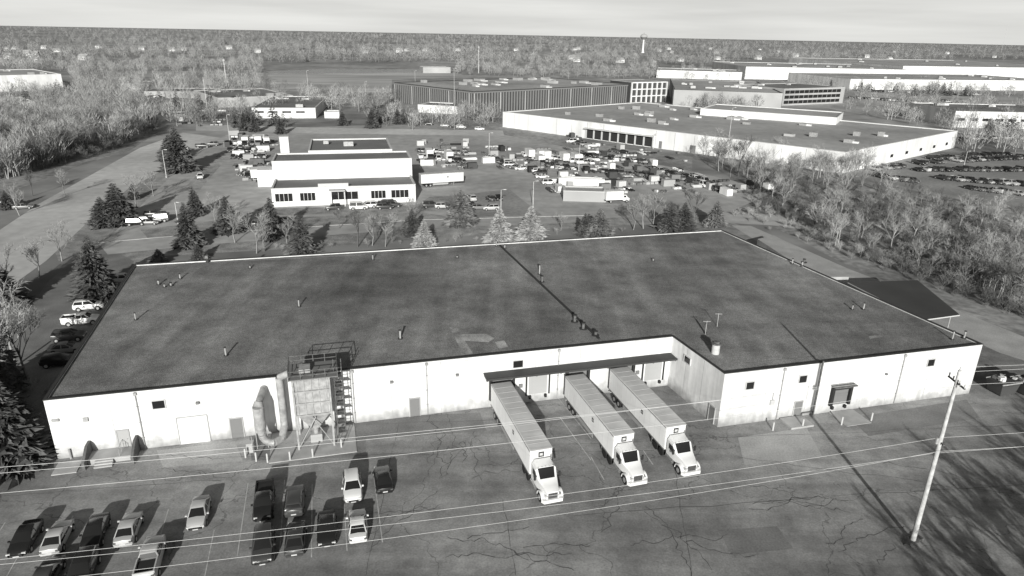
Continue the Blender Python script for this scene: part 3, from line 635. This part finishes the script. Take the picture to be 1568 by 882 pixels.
b=MB(); c=f0+e*12+nb*9; b.box((c.x,c.y,h3+.6),(3,2.2,1.4),steel,.2); c=f0+e*5+nb*14; b.box((c.x,c.y,h3+.4),(1.6,1.6,1),steel,.2); b.obj('rooftop_units',E2)
fo=Frame(a,bq); b=MB(); b.M=fo.M
segs=((.8,5.3),(7.2,11.2),(15.5,22.5),(26,30),(31.5,36.3)); zc=h1*.5
for s0,s1 in segs:
    b.box(((s0+s1)/2,-.04,zc),(s1-s0,.1,h1*.42),glass)
    k=s0
    while k<s1+.1: b.box((k,-.09,zc),(.13,.06,h1*.42),capw); k+=(s1-s0)/4
b.box((17,-1.2,h1*.86),(4.2,2.4,.25),capw); b.box((15.1,-2.2,h1*.4),(.3,.3,h1*.8),capw); b.box((18.9,-2.2,h1*.4),(.3,.3,h1*.8),capw)
b.M=Matrix.Identity(4); b.obj('front_windows',E2)
b=MB(); b.M=fo.M; b.box((fo.L*.42,.4,h1+.25),(8,.5,1.3),capw); b.box((fo.L/2,-.05,h1*.93),(fo.L,.06,.1),greyw); b.M=Matrix.Identity(4); b.obj('sign_parapet',E2)
a=S(725,174); l=S(605,156); hC=ZH(a,140); r=S(962,157)
wd=(r-a); pts=[l,a,r,l+wd]; E3,_=bldg('ribbed_factory',pts,hC,darkpanel,roofg,cop=coping)
for fr in (Frame(l,a),Frame(a,r)):
    b=MB(); b.M=fr.M; s=.6; i=0
    while s<fr.L:
        b.box((s,-.15,hC/2-.3),(.8,.3,hC-.8),ribm if i%9 else greyw); s+=2.2; i+=1
    b.box((fr.L/2,-.2,hC-.8),(fr.L,.35,.7),ribm); b.M=Matrix.Identity(4); b.obj('facade_ribs',E3)
roof_units(E3,(l,a,r,l+wd),hC,24,5,(4,9))
a=S(965,158); r=S(1018,156); h=ZH(a,126); nb=Vector((-(r-a).normalized().y,(r-a).normalized().x,0))*25
E4,_=bldg('glazed_office',[a,r,r+nb,a+nb],h,darkpanel,roofg,cop=capw); fr=Frame(a,r); b=MB(); b.M=fr.M
for k in range(8): b.box((k*fr.L/7,-.5,h/2),(.8,1.0,h),whitew)
for z in (h*.33,h*.66,h-.3): b.box((fr.L/2,-.3,z),(fr.L,.6,.7),whitew)
b.M=Matrix.Identity(4); b.obj('white_frame',E4)
h=7.6; R1,R2,R3=S(770,171,h),S(1295,233,h),S(1467,200,h); R4=R1+R3-R2
E5,_=bldg('distribution_warehouse',[R1,R2,R3,R4],h,whitew,roofg,cop=capw,copw=.6)
fr=Frame(R1,R2); b=MB(); b.M=fr.M; s0,_=fr.at(898,205); s1,_=fr.at(1000,218)
b.box(((s0+s1)/2,-.06,2.4),(s1-s0,.14,4.2),blackm)  # black slab stands in for the shade inside the open dock
for k in np.linspace(s0,s1,9): b.box((k,-.3,2.4),(.6,.6,4.6),capw)
b.box(((s0+s1)/2,-.9,4.8),(s1-s0+1,2.0,.35),capw)
k=8
while k<fr.L-4: b.box((k,-.02,h/2-.2),(.15,.06,h-.5),greyw); k+=9
for u in (1060,1010,1225): s,_=fr.at(u,235); b.box((s,-.05,1.6),(2.5 if u==1060 else 1.4,.12,3),greym)
b.M=Matrix.Identity(4); b.obj('loading_bay',E5)
fr=Frame(R2,R3); b=MB(); b.M=fr.M; k=40
while k<fr.L-4: b.box((k,-.04,2.6),(2.4,.1,1.2),glass); k+=14
b.M=Matrix.Identity(4); b.obj('side_windows',E5)
roof_units(E5,(R1,R2,R3,R4),h,26,8,(2.5,5))
p=S(1072,175,h);q=S(1280,190,h); d1=(q-p).normalized(); nb=Vector((-d1.y,d1.x,0)); bldg('x',[p,q,q+nb*30,p+nb*30],h+3,whitew,roofg,z0=h-.5,parent=E5,cop=capw,pre='raised_')
def simple(name,base,vt,depth,wm,rm,units=0,win=None,cop=capw,seed=1,wh=.16):
    a,bq=S(*base[0]),S(*base[1]); h=ZH(a,vt); d=(bq-a).normalized(); nb=Vector((-d.y,d.x,0))*depth
    Ex,_=bldg(name,[a,bq,bq+nb,a+nb],h,wm,rm,cop=cop,copw=.6)
    if units: roof_units(Ex,(a,bq,bq+nb,a+nb),h,units,seed,(3,7))
    fr=Frame(a,bq)
    if win:
        for z in win: wrow(Ex,fr,h*z,4.5,h*wh,4.9 if wh>.18 else 7)
    return Ex
simple('low_office',((387,181),(484,181)),165,70,whitew,roofd,3,(.6,))
simple('low_workshop',((335,165),(450,160)),150,60,greyw,roofd,4)
simple('left_warehouse',((-60,143),(98,137)),117,75,whitew,roofg,4)
simple('left_shed',((-20,170),(55,166)),158,30,whitew,roofd,1)
simple('storage_shed',((187,137),(222,137)),128,30,whitew,roofg)
simple('storage_shed',((222,150),(330,150)),140,30,greyw,roofd)
simple('far_warehouse',((1140,121),(1390,126)),102,150,whitew,roofg,10,seed=3)
simple('far_warehouse',((1300,137),(1620,139)),121,110,whitew,roofg,8,seed=4)
simple('far_warehouse',((1380,118),(1700,122)),101,300,whitew,roofg,6,seed=5)
simple('far_warehouse',((1005,119),(1135,123)),107,60,whitew,roofg,4,seed=6)
simple('grey_works',((1030,162),(1195,168)),137,120,greyw,roofg,12,seed=7,cop=coping)
simple('strip_window_office',((1197,162),(1290,158)),136,45,greyw,roofd,2,(.2,.5,.8),wh=.19)
simple('right_works',((1458,195),(1640,199)),170,50,whitew,roofd,3,(.5,))
simple('small_annex',((1090,170),(1140,176)),160,15,whitew,roofd)
simple('yard_office',((640,172),(700,175)),160,18,whitew,roofd)
simple('kiosk',((497,181),(520,181)),171,8,whitew,roofd)
simple('pond_pavilion',((648,112),(690,112)),103,20,greyw,ribm)
simple('yard_shed',((862,308),(928,310)),292,7,greyw,greyw)
simple('yard_container',((855,287),(925,290)),272,3,whitew,roofg)
b=MB(); ps=[S(1298,432,4.2),S(1405,429,4.2),S(1470,482,4.2),S(1412,490,4.2)]
cc=ccw([p.xy for p in ps]); b.prism(cc,4.0,4.2,capw,top=darkpanel); ii=offset(cc,1.0)
for p in ii: b.cyl((p.x,p.y,0),(p.x,p.y,4.0),.1,steel,8)
b.obj('open_shed')
b=MB(); ps=[S(1160,366,2.2),S(1185,360,2.2),S(1300,424,2.2),S(1250,424,2.2)]; b.prism(ccw([p.xy for p in ps]),0,2.2,conc2,top=asph_lt); b.obj('loading_ramp')
def dumpster(u,v,th):
    b=MB(); b.loft([[(-1,-.8,.15),(1,-.8,.15),(1,.8,.15),(-1,.8,.15)],[(-1.3,-.95,1.6),(1.3,-.95,1.6),(1.3,.95,1.5),(-1.3,.95,1.5)]],darkpanel)
    b.box((0,-1.0,1.55),(2.7,.08,.12),steel); b.box((0,1.0,1.5),(2.7,.08,.12),steel)
    for k in range(9): b.box((rr.uniform(-1,1),rr.uniform(-.6,.6),1.65+rr.uniform(0,.25)),(rr.uniform(.3,.7),rr.uniform(.2,.5),rr.uniform(.15,.35)),rr.choice((capw,whitew,greym)),rr.uniform(0,3))
    for x in (-.8,.8):
        for y in (-.6,.6): b.cyl((x,y-.05,.1),(x,y+.05,.1),.1,tyre,8)
    o=b.obj('dumpster'); o.location=S(u,v); o.rotation_euler=(0,0,th); o.scale=(1.25,1.25,1.25)
dumpster(1532,601,thE); dumpster(1568,600,thE); dumpster(1600,612,thE)
hm=MB(); hm.box((0,0,2.2),(12,8,4.4),whitew); hm.loft([[(-6.4,-4.6,4.3),(-6.4,4.6,4.3),(-6.4,0,7.4)],[(6.4,-4.6,4.3),(6.4,4.6,4.3),(6.4,0,7.4)]],roofg); hm.box((3,0,7),(1,1,2),greyw)
for x in (-4,-1.5,1.5,4): hm.box((x,-4.02,2.4),(1.2,.1,1.3),glass)
hme=hm.mesh('house')
for k in range(44):
    u=RN.uniform(0,1568); v=RN.choice((RN.uniform(74,82),RN.uniform(78,98)))
    if 390<u<700 and v>96: continue
    p=S(u,v); inst('house',hme,p,RN.uniform(-.6,.6),RN.uniform(.8,1.15))
RY=random.Random(5); yd=MB()
def inpoly(u,v,poly):
    c=False; n=len(poly); j=n-1
    for i in range(n):
        if (poly[i][1]>v)!=(poly[j][1]>v) and u<(poly[j][0]-poly[i][0])*(v-poly[i][1])/(poly[j][1]-poly[i][1])+poly[i][0]: c=not c
        j=i
    return c
def clutter(poly,n,big=1.0):
    us=[p[0] for p in poly];vs=[p[1] for p in poly]; k=0
    while k<n:
        u,v=RY.uniform(min(us),max(us)),RY.uniform(min(vs),max(vs))
        if not inpoly(u,v,poly): continue
        k+=1; p=S(u,v); th=thE+RY.choice((0,1.57))+RY.uniform(-.1,.1); m=RY.choice((darkpanel,greym,blackm,conc3,capw,greyw,greyw,whitew,rust))
        t=RY.random()
        if t<.55:
            for j in range(RY.randint(1,4)): yd.box((p.x+j*1.5*math.cos(th)*big,p.y+j*1.5*math.sin(th)*big,.03+.4*big),(1.2*big,1.1*big,big*RY.uniform(.4,.8)),m,th,top=(.93,.93))
        elif t<.85:
            d=Vector((math.cos(th),math.sin(th),0))
            for j in range(4): q=p+Vector((-d.y,d.x,0))*j*.45+Vector((0,0,.3+.25*(j%2))); yd.cyl(q-d*2.5,q+d*2.5,.2,m,6)
        else: yd.box((p.x,p.y,1.1),(RY.uniform(2.5,5),2.0,2.0),m,th,top=(.97,.95))
clutter(((350,205),(415,205),(412,280),(372,280),(345,240)),70); clutter(((640,215),(720,215),(735,262),(640,258)),50)
clutter(((740,225),(900,225),(1100,275),(1100,298),(930,296),(850,300),(800,262),(745,255)),210); clutter(((255,170),(340,170),(330,195),(280,195)),30,1.3)
clutter(((860,205),(1060,238),(1060,250),(900,228)),25); clutter(((1100,280),(1180,290),(1150,305),(1110,300)),20)
yd.obj('stored_materials')
# ---------------------------------------------------------------- vegetation
def tri_mesh(name,V,T,mats):
    me=bpy.data.meshes.new(name); me.vertices.add(len(V)); me.vertices.foreach_set('co',np.asarray(V,np.float32).ravel())
    me.loops.add(len(T)*3); me.loops.foreach_set('vertex_index',np.asarray(T,np.int32).ravel())
    me.polygons.add(len(T)); me.polygons.foreach_set('loop_start',np.arange(0,len(T)*3,3,dtype=np.int32))
    for m in mats: me.materials.append(m)
    me.update(calc_edges=True); me.validate(); return me
class TB:
    def __init__(s): s.V=[];s.T=[]
    def tube(s,p,q,r0,r1):
        d=(q-p).normalized(); a=d.orthogonal().normalized(); b=d.cross(a); k=len(s.V)
        for c,r in ((p,r0),(q,r1)):
            for t in (0,2.094,4.189): s.V.append(tuple(c+a*math.cos(t)*r+b*math.sin(t)*r))
        for i in range(3):
            j=(i+1)%3; s.T+= [(k+i,k+j,k+3+j),(k+i,k+3+j,k+3+i)]
    def tri(s,p,q,w):
        d=(q-p); o=Vector((RN.uniform(-1,1),RN.uniform(-1,1),RN.uniform(-1,1))).cross(d)
        if o.length<1e-5: return
        o=o.normalized()*w/2; k=len(s.V); s.V+=[tuple(p-o),tuple(p+o),tuple(q)]; s.T.append((k,k+1,k+2))
    def arr(s): return np.array(s.V,np.float32),np.array(s.T,np.int32)
def rdir(d,sp_):
    v=Vector((RN.gauss(0,1),RN.gauss(0,1),RN.gauss(0,1))).normalized(); return (d+v*sp_).normalized()
def bare(h,levels,kids,tw,twn,spread=.75,multi=1):
    t=TB()
    def go(p,d,L,r,lv):
        q=p+d*L
        if lv==0:
            t.tri(p,q,r*2)
            for _ in range(twn):
                s=p.lerp(q,RN.uniform(.2,.9)); t.tri(s,s+rdir(d,.9)*L*RN.uniform(.5,.9),tw)
            return
        mid=p.lerp(q,.5)+Vector((RN.gauss(0,1),RN.gauss(0,1),0))*L*.04
        t.tube(p,mid,r,r*.8); t.tube(mid,q,r*.8,r*.5)
        for _ in range(kids):
            f=RN.uniform(.35,1); s=p.lerp(mid,f*2) if f<.5 else mid.lerp(q,f*2-1)
            nd=rdir(d,spread); nd.z=nd.z*.8+.35; nd.normalize()
            go(s,nd,L*RN.uniform(.5,.78),max(tw*.7,r*.45),lv-1)
    for _ in range(multi):
        off=Vector((RN.gauss(0,.3),RN.gauss(0,.3),0)) if multi>1 else Vector()
        go(off,rdir(Vector((0,0,1)),.1 if multi==1 else .45),h*.5,h*.018 if multi==1 else h*.01,levels)
    return t.arr()
def fuzzy(h,n,w):
    t=TB(); t.tube(Vector((0,0,0)),Vector((0,0,h*.6)),h*.02,h*.01)
    for _ in range(n):
        z=RN.uniform(.15,.8)*h; a=RN.uniform(0,6.28); rr=h*.33*math.sqrt(RN.random())*math.sin(min(1,(z/h)*1.3)*math.pi*.8+.35)
        p=Vector((rr*math.cos(a),rr*math.sin(a),z)); d=Vector((math.cos(a)*.5,math.sin(a)*.5,1)).normalized(); t.tri(p,p+rdir(d,.35)*h*RN.uniform(.1,.25),w)
    return t.arr()
def conif(h,R,tiers,per,wd_=1.0):
    t=TB(); t.tube(Vector((0,0,0)),Vector((0,0,h*.97)),h*.018,.03)
    for i in range(tiers):
        f=i/tiers; z=h*(.05+.93*f); r=R*(1-f)**.8*RN.uniform(.85,1.12)+.12; n=max(5,int(per*(1-f*.6)))
        for k in range(n):
            a=6.283*(k+RN.random()*.8)/n; L=r*RN.uniform(.65,1.15); d=Vector((math.cos(a),math.sin(a),0)); zz=z+RN.uniform(-.03,.03)*h
            p=Vector((0,0,zz+.1*L)); q=p+d*L+Vector((0,0,-.28*L))
            for c in range(5):
                g0=RN.uniform(.25,.85); s=p.lerp(q,g0)+Vector((0,0,RN.uniform(-.1,.1)*L)); side=Vector((-d.y,d.x,0))*RN.choice((-1,1))
                e=s+(d*RN.uniform(.4,1)+side*RN.uniform(0,.7)+Vector((0,0,RN.uniform(-.35,.15)))).normalized()*L*RN.uniform(.3,.5)
                t.tri(s,e,(L*.26+.06)*wd_)
            t.tri(p.lerp(q,.3),q,(L*.22+.05)*wd_)
    return t.arr()
def scatter(name,pts,variants,m,hr,base=10.0):
    Vs=[];Ts=[];off=0
    for p in pts:
        V,T=RN.choice(variants); a=RN.uniform(0,6.28); s=RN.uniform(*hr)/base
        if len(p)>3: s*=p[3]
        sx=s*RN.uniform(.85,1.2)
        ca,sa=math.cos(a),math.sin(a); X=V[:,0]*ca-V[:,1]*sa; Y=V[:,0]*sa+V[:,1]*ca
        Vs.append(np.stack([X*sx+p[0],Y*sx+p[1],V[:,2]*s],1)); Ts.append(T+off); off+=len(V)
    if not Vs: return
    me=tri_mesh(name,np.concatenate(Vs),np.concatenate(Ts),[m]); o=bpy.data.objects.new(name,me); sc.collection.objects.link(o); return o
def fill(poly,n):
    us=[p[0] for p in poly];vs=[p[1] for p in poly]; out=[]
    while len(out)<n:
        u,v=RN.uniform(min(us),max(us)),RN.uniform(min(vs),max(vs))
        if inpoly(u,v,poly): out.append(S(u,v))
    return out
L1=[bare(10,3,5,.055,2) for _ in range(5)]
SH=[bare(10,2,5,.11,3,.8,4) for _ in range(4)]
L2=[fuzzy(10,110,.16) for _ in range(6)]
L3=[fuzzy(10,46,.34) for _ in range(8)]
CF=[conif(10,3.0,12,8) for _ in range(3)]
scatter('left_woodland',fill(((-60,285),(-60,175),(110,166),(230,172),(240,196),(190,222),(100,248),(0,280)),380),L2+L1,treew,(9,14))
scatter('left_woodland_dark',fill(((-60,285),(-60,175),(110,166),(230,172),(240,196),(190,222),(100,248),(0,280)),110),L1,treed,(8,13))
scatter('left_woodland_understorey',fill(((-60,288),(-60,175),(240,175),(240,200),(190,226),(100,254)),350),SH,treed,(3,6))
scatter('scrub_thicket',fill(((1120,262),(1300,282),(1420,308),(1600,345),(1600,500),(1480,462),(1310,400),(1200,345),(1150,315)),430),SH,treew,(1.2,3.2))
scatter('scrub_thicket_dark',fill(((1120,262),(1300,282),(1420,308),(1600,345),(1600,500),(1480,462),(1310,400),(1200,345),(1150,315)),320),SH,treed,(1.5,3.8))
scatter('scrub_woodland',fill(((1110,245),(1290,268),(1420,300),(1600,335),(1600,490),(1480,450),(1310,392),(1210,340),(1150,300)),95),L1,treew,(5,9))
scatter('scrub_woodland_dark',fill(((1150,262),(1300,285),(1600,350),(1600,470),(1480,440),(1310,385),(1210,335)),80),L1,treed,(4,8))
scatter('hedgerow',fill(((1060,225),(1300,262),(1340,262),(1350,285),(1250,300),(1080,265)),55),L1,treew,(6,11))
mid=[]
for poly,n in ((((100,108),(400,118),(400,140),(120,150)),220),(((700,100),(1005,100),(1000,122),(700,116)),200),(((240,150),(400,140),(600,150),(600,160),(330,190),(280,200),(240,190)),90),
    (((480,150),(600,150),(600,175),(480,170)),40),(((1030,104),(1140,104),(1140,124),(1030,124)),60),(((1200,128),(1568,134),(1568,150),(1300,155)),110),(((1290,160),(1568,170),(1568,195),(1480,205),(1300,175)),90),
    (((0,95),(400,95),(400,110),(0,110)),300),(((0,140),(200,140),(240,170),(0,172)),110),(((1470,200),(1568,200),(1568,235),(1470,235)),25),(((1040,165),(1160,168),(1080,175)),20),(((560,170),(760,178),(760,196),(640,200),(560,196)),35)):
    mid+=fill(poly,n)
scatter('suburban_trees',mid,L2,treew,(7,13))
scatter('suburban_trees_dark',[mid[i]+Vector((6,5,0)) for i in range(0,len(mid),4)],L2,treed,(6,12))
pts=[]
while len(pts)<9000:
    r=620*math.exp(RN.random()*math.log(15)); a=rad(RN.uniform(-41,41)); x,y=r*math.sin(a),r*math.cos(a); u,v=pix(x,y)
    if v>99.5 or (u>1130 and v>92 ) : continue
    if 395<u<700 and v>96: continue
    if 976<u<993 and y<1480: continue
    if math.sin(x*.006+1.3)*math.sin(y*.0045+.5)>.8: continue
    pts.append((x,y,0,1 if r<2500 else 1+.3*(r-2500)/2500))
scatter('distant_forest',pts,L3,farw,(8,17))
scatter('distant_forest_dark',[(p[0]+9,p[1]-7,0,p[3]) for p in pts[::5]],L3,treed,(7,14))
scatter('distant_conifers',[pts[i] for i in range(0,9000,45)],CF,con0,(7,12))
scatter('suburban_conifers',fill(((1035,150),(1200,155),(1200,168),(1040,165)),20)+fill(((1470,180),(1568,185),(1568,215),(1480,205)),14)+fill(((1310,135),(1500,138),(1500,148),(1310,145)),22)+fill(((560,172),(640,175),(620,190),(520,188)),6)+fill(((360,182),(440,190),(440,200),(360,200)),8)+fill(((0,140),(330,160),(330,175),(0,170)),20),CF,con0,(7,12))
CM={}
for lv in range(3):
    for k in range(3):
        V,T=conif(10,2.6,38,24,.95); CM[(lv,k)]=tri_mesh('conifer_mesh',V,T,[(con0,con1,con2)[lv]])
for i,(u,v,vt,w,lv) in enumerate(((183,342,278,52,0),(160,346,300,42,0),(275,262,192,48,0),(262,245,205,35,0),(290,378,308,42,0),(350,356,298,38,0),(418,365,300,38,0),(462,388,330,42,0),(570,196,163,20,0),(525,192,170,16,0),(609,190,165,15,0),(650,378,335,34,2),(706,344,288,46,1),(765,372,316,42,2),(812,368,314,44,2),(917,362,318,40,1),(1024,352,312,40,0),(1046,352,308,36,0),(1095,346,305,30,1),(152,462,360,64,0),(-2,468,392,70,0),(18,715,560,105,0),(-45,700,540,120,0),(375,200,170,18,0),(390,202,172,16,0),(430,205,178,16,0),(305,398,372,24,0),(244,402,380,24,1),(895,360,325,26,0),(12,320,290,20,0),(205,305,280,18,0),(1268,155,120,9,0),(632,360,318,30,0),(300,330,285,26,0),(135,455,385,44,0),(48,695,600,60,0),(-10,640,500,80,0),(5,600,470,60,1))):
    p=S(u,v); h=ZH(p,vt); wm=w/FP*(p.y*cp+CH*sp)*1.1; o=inst('conifer_tree',CM[(lv,i%3)],(p.x,p.y,-.05),RN.uniform(0,6),(wm/5.2,wm/5.2,h/10))
BT=[tri_mesh('bare_tree_mesh',*bare(10,4,4,.05,2),[m]) for m in (treew,treew,treed,treew)]
for i,(u,v,vt) in enumerate(((393,388,330),(405,385,340),(548,378,325),(570,376,322),(590,378,330),(25,560,450),(45,590,480),(8,600,470),(630,345,305),(360,372,320),(520,350,318),(970,352,300),(985,350,300),(1000,345,296),(1060,350,290),(860,352,325),(210,320,270),(235,300,262),(50,300,262),(30,330,280),(100,300,262),(1395,385,318),(1470,420,350),(1360,330,282),(1290,320,262),(1100,262,205),(1130,270,212),(1160,285,222),(1210,300,245),(330,340,300),(690,345,300),(440,375,330),(1420,400,345),(1500,440,372),(1540,470,395),(60,425,360),(20,450,380),(95,400,345))):
    p=S(u,v); h=ZH(p,vt); inst('bare_tree',BT[i%4],(p.x,p.y,-.05),RN.uniform(0,6),h/9.0)
# row of trees along the near edge of the lot, right of the viewpoint
for x,y,h in ((33,6,13),(37,11,12),(42,17,12),(46,22,13),(50,26,12),(55,31,12),(60,36,11),(65,40,12)): inst('bare_tree',BT[2],(x,y,0),x,(h/7,h/7,h/9))
for x,y,h in ((34,6,12),(38,12,11),(44,20,12),(49,24,10),(54,28,13),(59,34,11),(64,39,12)): inst('conifer_tree',CM[(0,0)],(x,y,0),x,(1.05,1.05,h/10))
scatter('verge_shrubs',fill(((60,560),(110,690),(60,705),(0,720),(0,640)),14)+fill(((400,380),(1090,345),(1090,350),(400,388)),40)+fill(((1120,330),(1300,400),(1310,395),(1140,320)),20),SH,treew,(1,2.2))
